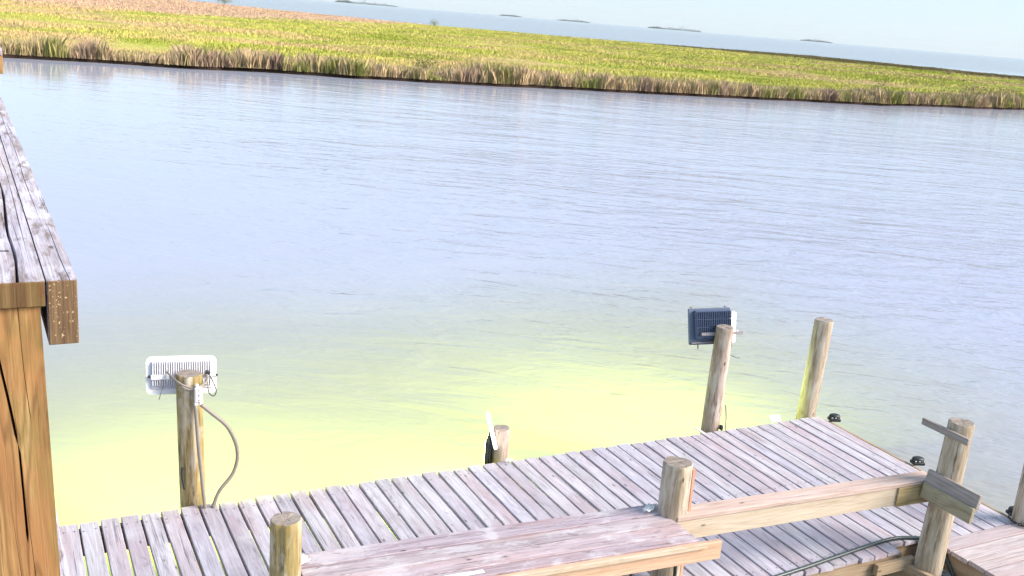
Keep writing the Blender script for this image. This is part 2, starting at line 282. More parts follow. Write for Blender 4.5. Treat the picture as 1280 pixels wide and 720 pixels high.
def marsh_mat(name, blades):
    m, nt, p = newmat(name); N, L = nt.nodes, nt.links; g = N.new('ShaderNodeNewGeometry')
    sx = N.new('ShaderNodeSeparateXYZ'); L.new(g.outputs['Position'], sx.inputs[0])
    def nz(scale, al, detail, rot=0, off=(0, 0, 0)):
        mp = N.new('ShaderNodeMapping'); mp.inputs['Scale'].default_value = (1/al, 1, .0); mp.inputs['Location'].default_value = off; mp.inputs['Rotation'].default_value = (0, 0, R(rot))
        L.new(g.outputs['Position'], mp.inputs['Vector']); n = N.new('ShaderNodeTexNoise'); n.inputs['Scale'].default_value = scale
        n.inputs['Detail'].default_value = detail; n.inputs['Roughness'].default_value = .62; L.new(mp.outputs[0], n.inputs['Vector']); return n.outputs[0]
    def rmp(sock, lo, hi, a=0., b=1.):
        r = N.new('ShaderNodeMapRange'); r.inputs[1].default_value = lo; r.inputs[2].default_value = hi; r.inputs[3].default_value = a; r.inputs[4].default_value = b
        L.new(sock, r.inputs[0]); return r.outputs[0]
    def mix(a, b, f, mode='MIX'):
        x = N.new('ShaderNodeMix'); x.data_type = 'RGBA'; x.blend_type = mode
        if isinstance(f, float): x.inputs[0].default_value = f
        else: L.new(f, x.inputs[0])
        for s, i in ((a, 6), (b, 7)):
            if isinstance(s, tuple): x.inputs[i].default_value = (*s, 1)
            else: L.new(s, x.inputs[i])
        return x.outputs[2]
    def ma(op, a, b):
        q = N.new('ShaderNodeMath'); q.operation = op
        for i, s in enumerate((a, b)):
            if isinstance(s, (int, float)): q.inputs[i].default_value = s
            else: L.new(s, q.inputs[i])
        return q.outputs[0]
    n1 = nz(.045, 1.2, 5); n2 = nz(.13, 1.2, 6, 0, (40, 3, 0)); n3 = nz(.6, 1.3, 4); n4 = nz(.06, 1.2, 4, 0, (200, 90, 0))
    col = mix((.64, .70, .13), (.88, .78, .22), rmp(n2, .40, .60))          # meadow greens and yellow
    col = mix(col, (.44, .52, .07), rmp(n4, .50, .64))                      # darker green swards
    left = rmp(sx.outputs[0], 60, -5)                                        # the left is drier: straw
    dry = ma('ADD', n1, ma('MULTIPLY', left, .10))
    col = mix(col, (.90, .66, .32), rmp(dry, .52, .62))
    # dead tan growth on the far left part:  y > 152 + 1.15 (x-33)
    d = ma('SUBTRACT', sx.outputs[1], ma('MAXIMUM', ma('ADD', ma('MULTIPLY', sx.outputs[0], 1.12), 140.), 182.))
    d = ma('ADD', d, ma('MULTIPLY', ma('SUBTRACT', n1, .5), 90.))
    col = mix(col, mix((.95, .62, .46), (.85, .66, .36), rmp(n2, .5, .62)), rmp(d, 0, 14))
    # dull olive fringe towards the back edge on the right
    e = ma('ADD', ma('ADD', sx.outputs[0], ma('MULTIPLY', sx.outputs[1], .35)), ma('MULTIPLY', ma('SUBTRACT', n2, .5), 60.))
    col = mix(col, (.22, .19, .08), rmp(e, 236, 246))
    # reeds along the near bank, tan / pinkish / olive in clumps
    f = ma('SUBTRACT', sx.outputs[1], ma('MULTIPLY', ma('ABSOLUTE', ma('SUBTRACT', sx.outputs[0], 45.), 0), .09)); f = ma('ADD', f, ma('MULTIPLY', ma('SUBTRACT', n2, .5), 9.))
    band = mix((.78, .58, .37), (.42, .42, .14), rmp(nz(.45, 1, 4, 0, (9, 0, 0)), .46, .58))
    band = mix(band, (.54, .38, .29), rmp(nz(.30, 1, 3, 0, (70, 0, 0)), .56, .64))
    col = mix(band, col, rmp(f, 64, 69))
    col = mix(col, (.72, .72, .72), 1., 'MULTIPLY') if not blades else col
    if blades:
        at = N.new('ShaderNodeAttribute'); at.attribute_name = 'tone'
        col = mix(col, mix((.96, .95, .90), (1.26, 1.22, 1.14), at.outputs['Fac']), 1., 'MULTIPLY')
    else:
        mud = rmp(sx.outputs[2], WATER+.27, WATER+.2)
        col = mix(col, (.045, .03, .024), mud)
    L.new(col, p.inputs['Base Color']); p.inputs['Roughness'].default_value = .9; p.inputs['Specular IOR Level'].default_value = .03
    if blades:      # matted grass scatters light like a thick mat, so shading normals lean upward
        nm = N.new('ShaderNodeVectorMath'); nm.operation = 'MULTIPLY_ADD'; L.new(g.outputs['Normal'], nm.inputs[0]); nm.inputs[1].default_value = (.22, .22, .22); nm.inputs[2].default_value = (0, 0, .9)
        nn = N.new('ShaderNodeVectorMath'); nn.operation = 'NORMALIZE'; L.new(nm.outputs[0], nn.inputs[0]); L.new(nn.outputs[0], p.inputs['Normal'])
    return m
def make_marsh():
    bm = bmesh.new(); top = WATER+.30
    lo = [bm.verts.new((x, y-.25, WATER-.3)) for x, y in outline]
    mi = [bm.verts.new((x+.2*noise.noise((x*2, y*2, 1)), y+.25*noise.noise((x*1.7, y*1.3, 5)), top-.06+.05*noise.noise((x*3, y, 0)))) for x, y in outline]
    n = len(outline)
    for i in range(n):
        j = (i+1) % n
        bm.faces.new((lo[i], lo[j], mi[j], mi[i]))
    f = bm.faces.new(mi); bmesh.ops.triangulate(bm, faces=[f])
    bmesh.ops.recalc_face_normals(bm, faces=bm.faces)
    return tag(link('marsh_ground', mesh_of(bm), marsh_mat('marsh_soil_and_sward', False)), 'low flat salt marsh beyond the channel', kind='structure')
make_marsh()
def blades(name, P, H, W, nb, spread, label, cat):
    """P clump centres (n,2); every clump fans nb thin leaning blades"""
    n = len(P); N = n*nb
    cx = np.repeat(P[:, 0], nb) + rng.normal(0, 1, N)*np.repeat(spread, nb); cy = np.repeat(P[:, 1], nb) + rng.normal(0, 1, N)*np.repeat(spread, nb)
    h = np.repeat(H, nb)*rng.uniform(.55, 1.1, N); wd = np.repeat(W, nb)*rng.uniform(.6, 1.3, N)
    a = rng.uniform(0, 2*np.pi, N); lean = rng.normal(0, .22, N)*h; la = rng.uniform(0, 2*np.pi, N)
    z0 = np.full(N, WATER+.20)
    V = np.zeros((N, 4, 3))
    dx, dy = np.cos(a)*wd, np.sin(a)*wd
    V[:, 0] = np.stack([cx-dx, cy-dy, z0], 1); V[:, 1] = np.stack([cx+dx, cy+dy, z0], 1)
    mx, my = cx+.35*lean*np.cos(la), cy+.35*lean*np.sin(la)
    V[:, 2] = np.stack([mx+dx*.8, my+dy*.8, z0+h*.6], 1); V[:, 3] = np.stack([cx+lean*np.cos(la), cy+lean*np.sin(la), z0+h], 1)
    F = (np.arange(N)*4)[:, None] + np.array([[0, 1, 2, 0, 2, 3]]); F = F.reshape(-1, 3)
    me = bpy.data.meshes.new(name); me.from_pydata(V.reshape(-1, 3).tolist(), [], F.tolist())
    tone = np.clip(np.repeat(rng.uniform(0, 1, n), nb)*.6 + rng.uniform(0, .4, N), 0, 1)
    at = me.attributes.new('tone', 'FLOAT', 'POINT'); at.data.foreach_set('value', np.repeat(tone, 4))
    return tag(link(name, me, M_blades), label, cat, kind='stuff')
M_blades = marsh_mat('marsh_blades', True)
sx_, sy_ = np.array([p[0] for p in shore]), np.array([p[1] for p in shore])
def shore_y(x): return np.interp(x, sx_, sy_)
x = rng.uniform(-25, 150, 9500); off = rng.beta(1.0, 1.8, 9500)*5.5 - .25
nzv = np.array([noise.noise((a*.18, 4, 0)) + .9*noise.noise((a*.8, 8, 0)) + .4*noise.noise((a*2.7, 8, 5)) for a in x])
blades('bank_reeds', np.stack([x, shore_y(x)+off], 1), np.clip(.85+.75*nzv, .25, 1.6)*(1-.04*off), np.full(9500, .022), 18, np.full(9500, .14), 'dry tan and olive reeds lining the marsh bank', 'reeds')
# interior sward, thinning with distance while the tufts widen
n = 52000; d = 62*np.exp(rng.uniform(0, 1, n)*math.log(430/62)); ang = rng.uniform(-.14, .98, n)
X, Y = d*np.sin(ang), d*np.cos(ang)
poly = np.array(outline)
def inside(px, py):
    c = np.zeros(len(px), bool); x1, y1 = poly[-1]
    for x2, y2 in poly:
        with np.errstate(divide='ignore', invalid='ignore'):
            k = ((y1 > py) != (y2 > py)) & (px < (x2-x1)*(py-y1)/(y2-y1)+x1)
        c ^= k; x1, y1 = x2, y2
    return c
keep = inside(X, Y) & (Y > shore_y(X)+2.5); X, Y, d = X[keep], Y[keep], d[keep]
hz = np.array([noise.noise((a*.05, b*.11, 2)) for a, b in zip(X, Y)])
blades('marsh_grass', np.stack([X, Y], 1), np.clip(.24+.28*hz, .12, .55), .024*d/62, 9, .32*d/62, 'green and straw marsh grass covering the flat marsh', 'grass')
# ------------------------------------------------------------------ shrubs on the marsh
def leaf_bm(bm, c, r, n, s, squash=.8):
    for _ in range(n):
        v = Vector((random.gauss(0, 1), random.gauss(0, 1), random.gauss(0, 1))).normalized()*random.random()**.45
        v.z = abs(v.z) if random.random() < .8 else v.z*.3
        lump = 1+.35*noise.noise(v*2.3+Vector(c))
        q = Vector(c)+Vector((v.x*r*lump, v.y*r*lump, v.z*r*squash*lump)); a = Vector((random.gauss(0, 1), random.gauss(0, 1), random.gauss(0, 1))).normalized(); b = a.orthogonal().normalized()
        bm.faces.new([bm.verts.new(q+a*s), bm.verts.new(q-a*s*.5+b*s*.5), bm.verts.new(q-a*s*.5-b*s*.5)])
def foliage(name, col, var):
    m, nt, p = newmat(name); N, L = nt.nodes, nt.links; g = N.new('ShaderNodeNewGeometry')
    n = N.new('ShaderNodeTexNoise'); n.inputs['Scale'].default_value = 1.7; n.inputs['Detail'].default_value = 5; L.new(g.outputs['Position'], n.inputs['Vector'])
    r = N.new('ShaderNodeValToRGB'); r.color_ramp.elements[0].position = .35; r.color_ramp.elements[1].position = .65
    r.color_ramp.elements[0].color = (*[c*(1-var) for c in col], 1); r.color_ramp.elements[1].color = (*[c*(1+var) for c in col], 1)
    L.new(n.outputs[0], r.inputs[0]); L.new(r.outputs[0], p.inputs['Base Color']); p.inputs['Roughness'].default_value = .8; p.inputs['Specular IOR Level'].default_value = .1
    return m
M_brush = foliage('brown_brush', (.30, .21, .13), .35); M_olive = foliage('olive_brush', (.15, .16, .05), .4); M_stem = plain('twig_bark', (.12, .09, .06), .8)
SHRUBS = [  # x, y, radius, height ratio, material, label
 (87.2, 69.2, 1.7, .75, M_brush, 'large rounded brown bush on the marsh bank at the far right'),
 (91.0, 70.2, .8, .9, M_olive, 'small olive bush right of the large brown bush on the marsh bank'),
 (96.0, 72.5, 1.4, .6, M_brush, 'low spreading brown bush nearest the right edge of the marsh bank'),
 (72.0, 67.5, 1.0, .9, M_olive, 'olive bush standing behind the reeds left of the large brown bush'),
 (27.0, 66.0, 1.0, .9, M_olive, 'dark olive bush rising from the bank reeds left of centre'),
 (78.0, 388.0, 3.2, .8, M_olive, 'isolated bush on the skyline of the pink-tan marsh at upper left'),
 (110.5, 266.0, 1.5, .8, M_olive, 'small dark bush on the tan marsh edge at upper centre'),
 (170.0, 142.0, .9, .9, M_brush, 'tiny brown bush alone out on the green marsh at right')]
for x0, y0, r, sq, mt, lab in SHRUBS:
    t = empty('marsh_shrub', (x0, y0, WATER+.22), lab, 'bush', 'bushes on the marsh')
    b = bmesh.new(); leaf_bm(b, (0, 0, r*.25), r, 700, .07*max(1, r*.8), sq*1.2); link('crown', mesh_of(b), mt, t)
    b = bmesh.new()
    for k in range(6):
        a = k*1.05+x0; tube_bm([(0, 0, 0), (.25*r*math.cos(a), .25*r*math.sin(a), .4*r), (.6*r*math.cos(a), .6*r*math.sin(a), .8*r)], lambda q: .03*(1-q*.7), 5, b)
    link('stems', mesh_of(b), M_stem, t)
# distant islands on the bay horizon
M_isl = foliage('distant_trees', (.07, .10, .055), .3)
for dirx, diry, dist, wid, hh in ((.3275, .9450, 8300, 400, 36), (.3030, .9530, 8300, 130, 44), (.5034, .8640, 8300, 260, 24), (.5890, .8081, 8300, 330, 38), (.6860, .7276, 8300, 230, 27), (.4500, .8930, 8300, 170, 20), (.5700, .8216, 8300, 110, 24)):
    b = bmesh.new(); nseg = 26
    for k in range(nseg):
        u = (k/(nseg-1)-.5)*2; hk = hh*.8*(1-abs(u)**3*.8)*(.45+.6*abs(noise.noise((k*.6, dist*.01, wid))*2)) + .6
        leaf_bm(b, (diry*u*wid/2, -dirx*u*wid/2, hk*.12), 10, 36, 4.4, hk/10)
    # low bank of the island
    pts = [(diry*math.cos(a)*wid*.56-dirx*-math.sin(a)*16, -dirx*math.cos(a)*wid*.56+diry*math.sin(a)*16) for a in [i*math.tau/24 for i in range(24)]]
    lo = [b.verts.new((p[0], p[1], -1)) for p in pts]; hi = [b.verts.new((p[0]*.97, p[1]*.97, .7)) for p in pts]
    for i in range(24): b.faces.new((lo[i], lo[(i+1) % 24], hi[(i+1) % 24], hi[i]))
    b.faces.new(hi)
    tag(link('distant_island', mesh_of(b), M_isl, None, (dirx*dist, diry*dist, WATER)), 'low wooded island far off on the bay horizon', kind='structure')
# ------------------------------------------------------------------ main dock
dock = empty('dock', (0, 6.2, 0), 'long weathered plank dock running along the water below the railing', 'dock')
PITCH = .1465
def plank_mesh(L_, W_, T_, axis, seed):
    """board with slightly wavy edges, softened corners and a little cup"""
    rs = random.Random(seed); nseg = 7; b = bmesh.new(); rings = []
    for i in range(nseg+1):
        u = -L_/2 + L_*i/nseg; w1 = W_/2 + rs.uniform(-.0022, .001); w2 = W_/2 + rs.uniform(-.0022, .001); c = .004
        prof = [(-w1, -T_), (w2, -T_), (w2, -c), (w2-c, 0), (-w1+c, 0), (-w1, -c)]
        dz = rs.uniform(-.0012, .0012)
        rings.append([b.verts.new((q, u, z+dz) if axis == 'Y' else (u, q, z+dz)) for q, z in prof])
    for p_, q_ in zip(rings, rings[1:]):
        for k in range(6): b.faces.new((p_[k], p_[(k+1) % 6], q_[(k+1) % 6], q_[k]))
    b.faces.new(rings[0]); b.faces.new(rings[-1]); bmesh.ops.recalc_face_normals(b, faces=b.faces)
    return mesh_of(b)
DM = [plank_mesh(2.47, .1295, .036, 'Y', s) for s in range(6)]
for m_ in DM: m_.materials.append(M_deck)
i = 0; xk = -1.55
while xk < 7.95:
    i += 1
    ln = random.uniform(-.012, .012); o = link('plank', DM[i % 6], None, dock, (xk, random.uniform(-.012, .012), random.uniform(-.003, .003)), (0, random.uniform(-.006, .006), random.uniform(-.0035, .0035)))
    if 6.42 < xk < 6.75:      # cut back round the support post
        o.scale = (1, .965, 1); o.location.y += .045
    xk += PITCH + random.uniform(-.0015, .0015)
nails = bmesh.new()
for yj in (-1.1, 0., 1.1): box('joist', 9.45, .04, .16, M_joist, dock, (3.2, yj, -.122))
box('fascia_board', 8.1, .036, .15, M_joist, dock, (2.43, -1.205, -.115))
box('fascia_board', 9.5, .036, .15, M_joist, dock, (3.22, 1.205, -.115))
for k in range(5): box('cross_beam', .09, 2.3, .14, M_joisty, dock, (-.6+2.1*k, 0, -.278))
box('end_board', .036, 2.36, .15, M_joisty, dock, (7.985, 0, -.115))
# nail heads: two rows per joist on every plank
b = bmesh.new()
for k in range(int((7.95+1.55)/PITCH)+1):
    for yj in (-1.1, 0., 1.1):
        for s in (-.04, .04):
            c = Vector((-1.55+k*PITCH+s+random.uniform(-.006, .006), yj+random.uniform(-.012, .012), .0042))
            b.faces.new([b.verts.new(c+Vector((.006*math.cos(a), .006*math.sin(a), 0))) for a in (0, 1.05, 2.1, 3.14, 4.19, 5.24)])
o = link('nail_heads', mesh_of(b), M_hole, dock); o['kind'] = 'stuff'
# side dock (planks the other way)
side = empty('side_dock', (8.4, 4.0, 0), 'side platform at lower right with planks running across, butting the main dock', 'dock')
SM = [plank_mesh(3.1, .152, .038, 'X', 40+s) for s in range(4)]
for m_ in SM: m_.materials.append(M_deckx)
for k in range(13):
    link('plank', SM[k % 4], None, side, (8.40-8.4+random.uniform(-.012, .012), .885-.160*k, .004+random.uniform(-.002, .003)), (random.uniform(-.004, .004), 0, random.uniform(-.002, .002)))
box('fascia_board', .05, 1.98, .17, M_joisty, side, (-1.50, -.07, -.121))
for xx in (-.7, .2, 1.1): box('joist', .04, 1.9, .16, M_joisty, side, (xx, -.07, -.118))
box('cross_beam', 3.0, .09, .14, M_joist, side, (.02, .5, -.275))
# timbers braced round the foot of the support post
br = empty('timber_brace', (6.6, 4.8, -.2), 'pair of rough timbers bolted around the foot of the post between the docks', 'timber')
box('timber', .05, .90, .18, M_joisty, br, (-.05, -.18, .00), (0, 0, R(10)))
box('timber', .62, .05, .16, M_joist, br, (.17, -.20, -.03), (0, 0, 0))
box('timber', .42, .045, .10, M_joist, br, (-.24, .135, .085), (0, 0, 0))
# ------------------------------------------------------------------ posts
def log(name, x, y, top, r, mat, label, lean=(0, 0), seed=0, bottom=-1.3, notch=None, taper=.0):
    """round post of slightly uneven section with drying checks cut in, top sawn flat"""
    t = empty(name, (x, y, 0), label, 'post'); rs = random.Random(seed); b = bmesh.new(); n = 36
    checks = [(rs.uniform(0, math.tau), rs.uniform(.1, .22), rs.uniform(.3, 1.)) for _ in range(5)]
    if notch is not None: checks.append((notch, .30, 5))
    zs = [bottom, -.8, -.4, 0, .15, .3, .42, .54, .66, .78, .90, 1.0]; zs = [z for z in zs if z < top-.06] + [top-.05, top-.012]
    rings = []
    for z in zs+[top]:
        ring = []
        for k in range(n):
            a = k*math.tau/n; rr = r*(1+taper*(top-z)) * (1+.05*noise.noise((math.cos(a)*1.2, math.sin(a)*1.2, seed*7+z*.5)) + .018*noise.noise((math.cos(a)*5, math.sin(a)*5, seed+z*1.2)))
            for ca, dp, ln in checks:
                cc = ca+.08*math.sin(z*3+seed); da = abs((a-cc+math.pi) % math.tau-math.pi)
                if da < .10 and z > top-ln: rr -= r*dp*(1-da/.10)
            if z == top: rr -= .006
            lx, ly = lean[0]*z, lean[1]*z
            zz = z + (.010*noise.noise((math.cos(a), math.sin(a), seed)) if z >= top-.02 else 0)
            ring.append(b.verts.new((lx+rr*math.cos(a), ly+rr*math.sin(a), zz)))
        rings.append(ring)
    for p_, q_ in zip(rings, rings[1:]):
        for k in range(n):
            f = b.faces.new((p_[k], p_[(k+1) % n], q_[(k+1) % n], q_[k])); f.smooth = True
    link('shaft', mesh_of(b), mat, t)
    b = bmesh.new()
    c = Vector((lean[0]*top, lean[1]*top, top)); prev = None
    cen = b.verts.new(c+Vector((0, 0, -.004)))
    for f_ in (.35, .7, 1.0):
        ring = []
        for k in range(n):
            a = k*math.tau/n; rr = r*(1+.05*noise.noise((math.cos(a)*1.2, math.sin(a)*1.2, seed*7+top*.5)) + .018*noise.noise((math.cos(a)*5, math.sin(a)*5, seed+top*1.2)))
            for ca, dp, ln in checks:
                cc = ca+.08*math.sin(top*3+seed); da = abs((a-cc+math.pi) % math.tau-math.pi)
                if da < .10: rr -= r*dp*(1-da/.10)
            rr = (rr-.006)*f_
            ring.append(b.verts.new((c.x+rr*math.cos(a), c.y+rr*math.sin(a), top+.010*noise.noise((math.cos(a), math.sin(a), seed))*f_ + (.004*noise.noise((a*3, f_*9, seed)) if f_ < 1 else 0))))
        if prev:
            for k in range(n): b.faces.new((prev[k], prev[(k+1) % n], ring[(k+1) % n], ring[k]))
        else:
            for k in range(n): b.faces.new((cen, ring[k], ring[(k+1) % n]))
        prev = ring
    link('sawn_top', mesh_of(b), M_top, t)
    return t
p_lamp1 = log('dock_post', 1.285, 7.55, 1.085, .098, M_postg, 'golden post carrying the white floodlight at the left of the dock', (-.025, 0), 1)
p_short = log('dock_post', 4.045, 7.56, .285, .078, M_postp, 'short pinkish post stub at the outer dock edge, mid dock', (0, 0), 2)
p_lamp2 = log('dock_post', 6.49, 7.55, 1.095, .092, M_postp, 'grey-pink post carrying the dark floodlight', (.012, 0), 3)
p_far = log('dock_post', 7.82, 7.56, 1.075, .098, M_post, 'tall bare post at the outer right corner of the dock', (.035, 0), 4)
p_near = log('dock_post', 1.43, 5.27, .985, .093, M_postg, 'golden round post with split top at the left end of the bench', (0, 0), 5, notch=1.65)
p_mid = log('dock_post', 4.225, 5.18, 1.0, .105, M_post, 'stout round post at the right end of the bench', (-.015, 0), 6)
p_sup = log('dock_post', 6.64, 4.83, 1.16, .098, M_post, 'round post with nailed boards between main dock and side platform', (.03, 0), 7, taper=.10)
p_edge = log('dock_post', 7.93, 4.93, 1.0, .105, M_post, 'post on the side platform cut off by the right picture edge', (0, 0), 8)
box('red_strip', .026, .04, 1.70, M_red, p_mid, (.108, -.035, .10), (0, R(-.8), 0), .002)
# nailed boards on the support post
box('cross_board', .03, .44, .055, M_greyboard, p_sup, (-.095, .03, 1.08), (0, 0, 0), .003)['label'] = 'thin grey board nailed near the top'
box('cross_board', .036, .49, .135, M_greyboard, p_sup, (-.098, -.14, .655), (0, R(12), 0), .003)['label'] = 'grey weathered board'
box('cross_board', .036, .47, .125, M_mossboard, p_sup, (-.145, -.150, .560), (0, R(6), 0), .003)['label'] = 'olive stained board'
# ------------------------------------------------------------------ bench and rail, turned 3 degrees to the dock
TH = R(-3.1)
bench = empty('bench', (1.45, 5.03, 0), 'long weathered plank bench between two round posts above the dock', 'bench', rot=(0, 0, TH))
bx = 1.36   # centre along x, length 2.72
for k, (yo, wd, zt, ln) in enumerate(((.375, .150, .606, 2.64), (.222, .140, .600, 2.63), (.078, .140, .601, 2.64), (-.045, .092, .600, 2.65))):
    me = plank_mesh(ln, wd, .036, 'X', 80+k)
    link('seat_board', me, M_bench, bench, (bx+.02+(ln-2.62)/2, yo, zt))
box('apron', 2.86, .038, .135, M_apron, bench, (bx+.10, -.113, .520), (0, 0, 0), .003)['label'] = 'pale orange pine front board'
box('trim_strip', 2.72, .020, .034, M_beam, bench, (bx+.035, -.143, .580), (0, 0, 0), .002)
box('rear_beam', 2.60, .038, .135, M_beam, bench, (bx, .42, .494), (0, 0, 0), .003)
for xx in (.12, 1.36, 2.45): box('cross_bearer', .038, .50, .09, M_beam, bench, (xx, .14, .515), (0, 0, 0), .003)
rail = empty('dock_rail', (4.0, 5.155, 0), 'pale timber rail running from the bench post to the boarded post', 'rail', rot=(0, 0, TH))
box('cap_board', 2.48, .150, .036, M_cap2, rail, (1.43, .000, .604), (0, 0, 0), .004)['label'] = 'pinkish cap board'
box('side_board', 2.46, .060, .160, M_beam, rail, (1.41, -.035, .505), (0, 0, 0), .004)
box('end_block', .40, .012, .165, M_green, rail, (2.47, -.075, .503), (0, 0, 0), .003)['label'] = 'greenish damp end piece'
# ------------------------------------------------------------------ upper railing and big square post, close by at left
def cracked_box(name, xs, y0, y1, z0, z1, along, cracks, mat, parent, nseg=40, seed=0):
    """box whose main face carries carved drying cracks.  along='Y': top face, cracks run along y;  along='Z': front (-y) face, cracks run along z.
       cracks: list of ([(t, x)...], halfwidth, depth) with t 0..1 along the run"""
    xa, xb = xs; b = bmesh.new(); rows = []
    for i in range(nseg+1):
        t = i/nseg; cols = [(xa, 0)]
        for pl, hw, dp in cracks:
            if t < pl[0][0] or t > pl[-1][0]: f = 0
            else: f = min(1, (t-pl[0][0])*12+.05, (pl[-1][0]-t)*12+.05) if not (pl[0][0] <= 0 and t < .1) else 1
            cx = float(np.interp(t, [q[0] for q in pl], [q[1] for q in pl])) + .0025*noise.noise((t*14, seed, pl[0][1]*50))
            h_ = max(hw*f*(.8+.5*noise.noise((t*20, seed+3, cx)))*1., 1e-4)
            cols += [(cx-h_, 0), (cx, dp*max(f, .02)), (cx+h_, 0)]
        cols.append((xb, 0)); cols.sort(key=lambda q: q[0])
        row = []
        for cx, dp in cols:
            wv = .0012*noise.noise((cx*40, t*9, seed))
            if along == 'Y': row.append(b.verts.new((cx, y0+(y1-y0)*t, z1-dp+wv)))
            else: row.append(b.verts.new((cx, y0+dp+wv, z1+(z0-z1)*t)))
        if along == 'Y': yy = y0+(y1-y0)*t; row += [b.verts.new((xb, yy, z0)), b.verts.new((xa, yy, z0))]
        else: zz = z1+(z0-z1)*t; row += [b.verts.new((xb, y1, zz)), b.verts.new((xa, y1, zz))]
        rows.append(row)
    m_ = len(rows[0])
    for p_, q_ in zip(rows, rows[1:]):
        for k in range(m_): b.faces.new((p_[k], p_[(k+1) % m_], q_[(k+1) % m_], q_[k]))
    b.faces.new(rows[0]); b.faces.new(rows[-1]); bmesh.ops.recalc_face_normals(b, faces=b.faces)
    return link(name, mesh_of(b), mat, parent)
railing = empty('deck_railing', (0, 1.44, 3.0), 'bleached cracked timber railing of the upper deck at the left edge', 'railing', rot=(0, 0, R(1.55)))
ZT = .554
# cap board with the long split, and the upright edge timber beside it
cracked_box('cap_board', (-.098, .0525), .002, 3.3, ZT-.036, ZT, 'Y', [
    ([(0, .019), (.04, .024), (.09, .021), (.2, .028), (.34, .022)], .0030, .022),
    ([(0.05, .002), (.12, .006), (.2, .004), (.45, .002)], .0024, .016), ([(.0, -.012), (.06, -.008), (.2, -.012)], .002, .012), ([(.05, .033), (.12, .031)], .0014, .01), ([(.03, .040), (.2, .043), (.5, .038)], .0008, .006)], M_cap, railing, 60, 3)
cracked_box('edge_timber', (.0545, .0925), 0, 3.36, ZT-.092, ZT+.001, 'Y', [([(.1, .072), (.4, .075), (.7, .07)], .0008, .006), ([(.0, .083), (.12, .080)], .0008, .005)], M_cap, railing, 60, 9)
box('cap_end_grain', .150, .003, .035, M_endA, railing, (-.023, .0006, ZT-.0185), (0, 0, 0), .001)
box('timber_end_grain', .0375, .003, .091, M_endB, railing, (.0737, -.0014, ZT-.0460), (0, 0, 0), .001)
box('cross_cut', .115, .004, .006, M_hole, railing, (-.040, .175, ZT-.0015), (0, 0, 0), .001)
box('lower_rail', .038, 3.3, .09, M_cap, railing, (.071, 1.80, -.115), (0, 0, 0), .004)
rail2 = empty('deck_railing', (0.0, 6.28, 3.0), 'next section of the upper railing, only its cut end showing at the left edge', 'railing', rot=(0, 0, R(1.55)))
box('cap_board', .16, 2.64, .036, M_cap, rail2, (-.013, 1.3, ZT-.018), (0, 0, 0), .003)
box('edge_timber', .038, 2.62, .115, M_bigpost, rail2, (.048, 1.30, ZT-.078), (0, 0, 0), .003)
box('post', .12, .12, 3.6, M_bigpost, rail2, (-.06, 2.4, -1.29), (0, 0, 0), .004)
# post
post = empty('square_post', (0.0, 1.50, 3.0), 'big cracked orange-brown square timber post at the left edge', 'post', rot=(0, R(-1.5), 0))
cracked_box('shaft', (-.088, .0590), -.052, .088, -4.2, ZT-.038, 'Z', [
    ([(0, -.006), (.012, .000), (.030, .010), (.044, .017), (.075, .020)], .0026, .03),
    ([(.022, .016), (.04, .018), (.06, .0185)], .0014, .02),
    ([(.050, .021), (.09, .026), (.13, .031)], .0012, .018),
    ([(.055, .000), (.085, .008), (.12, .014), (.3, .02)], .0012, .018),
    ([(.0, .033), (.02, .034), (.035, .037)], .0006, .008), ([(.004, .043), (.03, .046)], .0005, .008)], M_bigpost, post, 330, 5)
# ------------------------------------------------------------------ floodlights
def rounded_plate(w_, h_, t_, r_, bm=None, at=(0, 0, 0)):
    b = bm or bmesh.new(); pts = []
    for cx, cz, a0 in ((w_/2-r_, h_/2-r_, 0), (-w_/2+r_, h_/2-r_, 90), (-w_/2+r_, -h_/2+r_, 180), (w_/2-r_, -h_/2+r_, 270)):
        for k in range(6): a = R(a0+k*18); pts.append((cx+r_*math.cos(a), cz+r_*math.sin(a)))
    fr = [b.verts.new((at[0]+x_, at[1]-t_/2, at[2]+z_)) for x_, z_ in pts]; bk = [b.verts.new((at[0]+x_, at[1]+t_/2, at[2]+z_)) for x_, z_ in pts]
    n_ = len(pts)
    for k in range(n_): b.faces.new((fr[k], fr[(k+1) % n_], bk[(k+1) % n_], bk[k]))
    b.faces.new(fr[::-1]); b.faces.new(bk); bmesh.ops.recalc_face_normals(b, faces=b.faces); return b
def area(parent, w_, h_, power, spread=165):
    l = bpy.data.lights.new('flood_lamp', 'AREA'); l.shape = 'RECTANGLE'; l.size = w_; l.size_y = h_; l.energy = power; l.color = LAMPCOL; l.spread = R(spread)
    o = bpy.data.objects.new('flood_lamp', l); C.objects.link(o); o.parent = parent; o.location = (0, .055, 0); o.rotation_euler = (R(90), 0, 0); return o
# local frame of a lamp: +y = shining direction, back with fins = -y
fl = empty('floodlight', (1.228, 7.70, 1.02), 'white floodlight seen from its finned back, strapped to the golden left post', 'floodlight', rot=(R(-28), R(1.5), R(-6)))
b = rounded_plate(.53, .30, .022, .045); link('housing', mesh_of(b), M_white, fl)
b = rounded_plate(.53, .30, .016, .045, at=(0, .020, 0)); link('front_frame', mesh_of(b), M_white, fl)
b = rounded_plate(.46, .24, .004, .02, at=(0, .031, 0)); link('lens', mesh_of(b), M_lens, fl)
b = box_bm(.46, .012, .22, .005, at=(0, -.017, 0)); link('back_tray', mesh_of(b), plain('grey_white_tray', (.55, .52, .60), .5), fl)
b = bmesh.new()
for k in range(26):
    xx = -.215+k*.0172
    box_bm(.0065, .030, .115, .001, b, (xx, -.036, .045)); box_bm(.0065, .030, .052, .001, b, (xx, -.036, -.062))
o = link('cooling_fins', mesh_of(b), M_white, fl); o['kind'] = 'stuff'
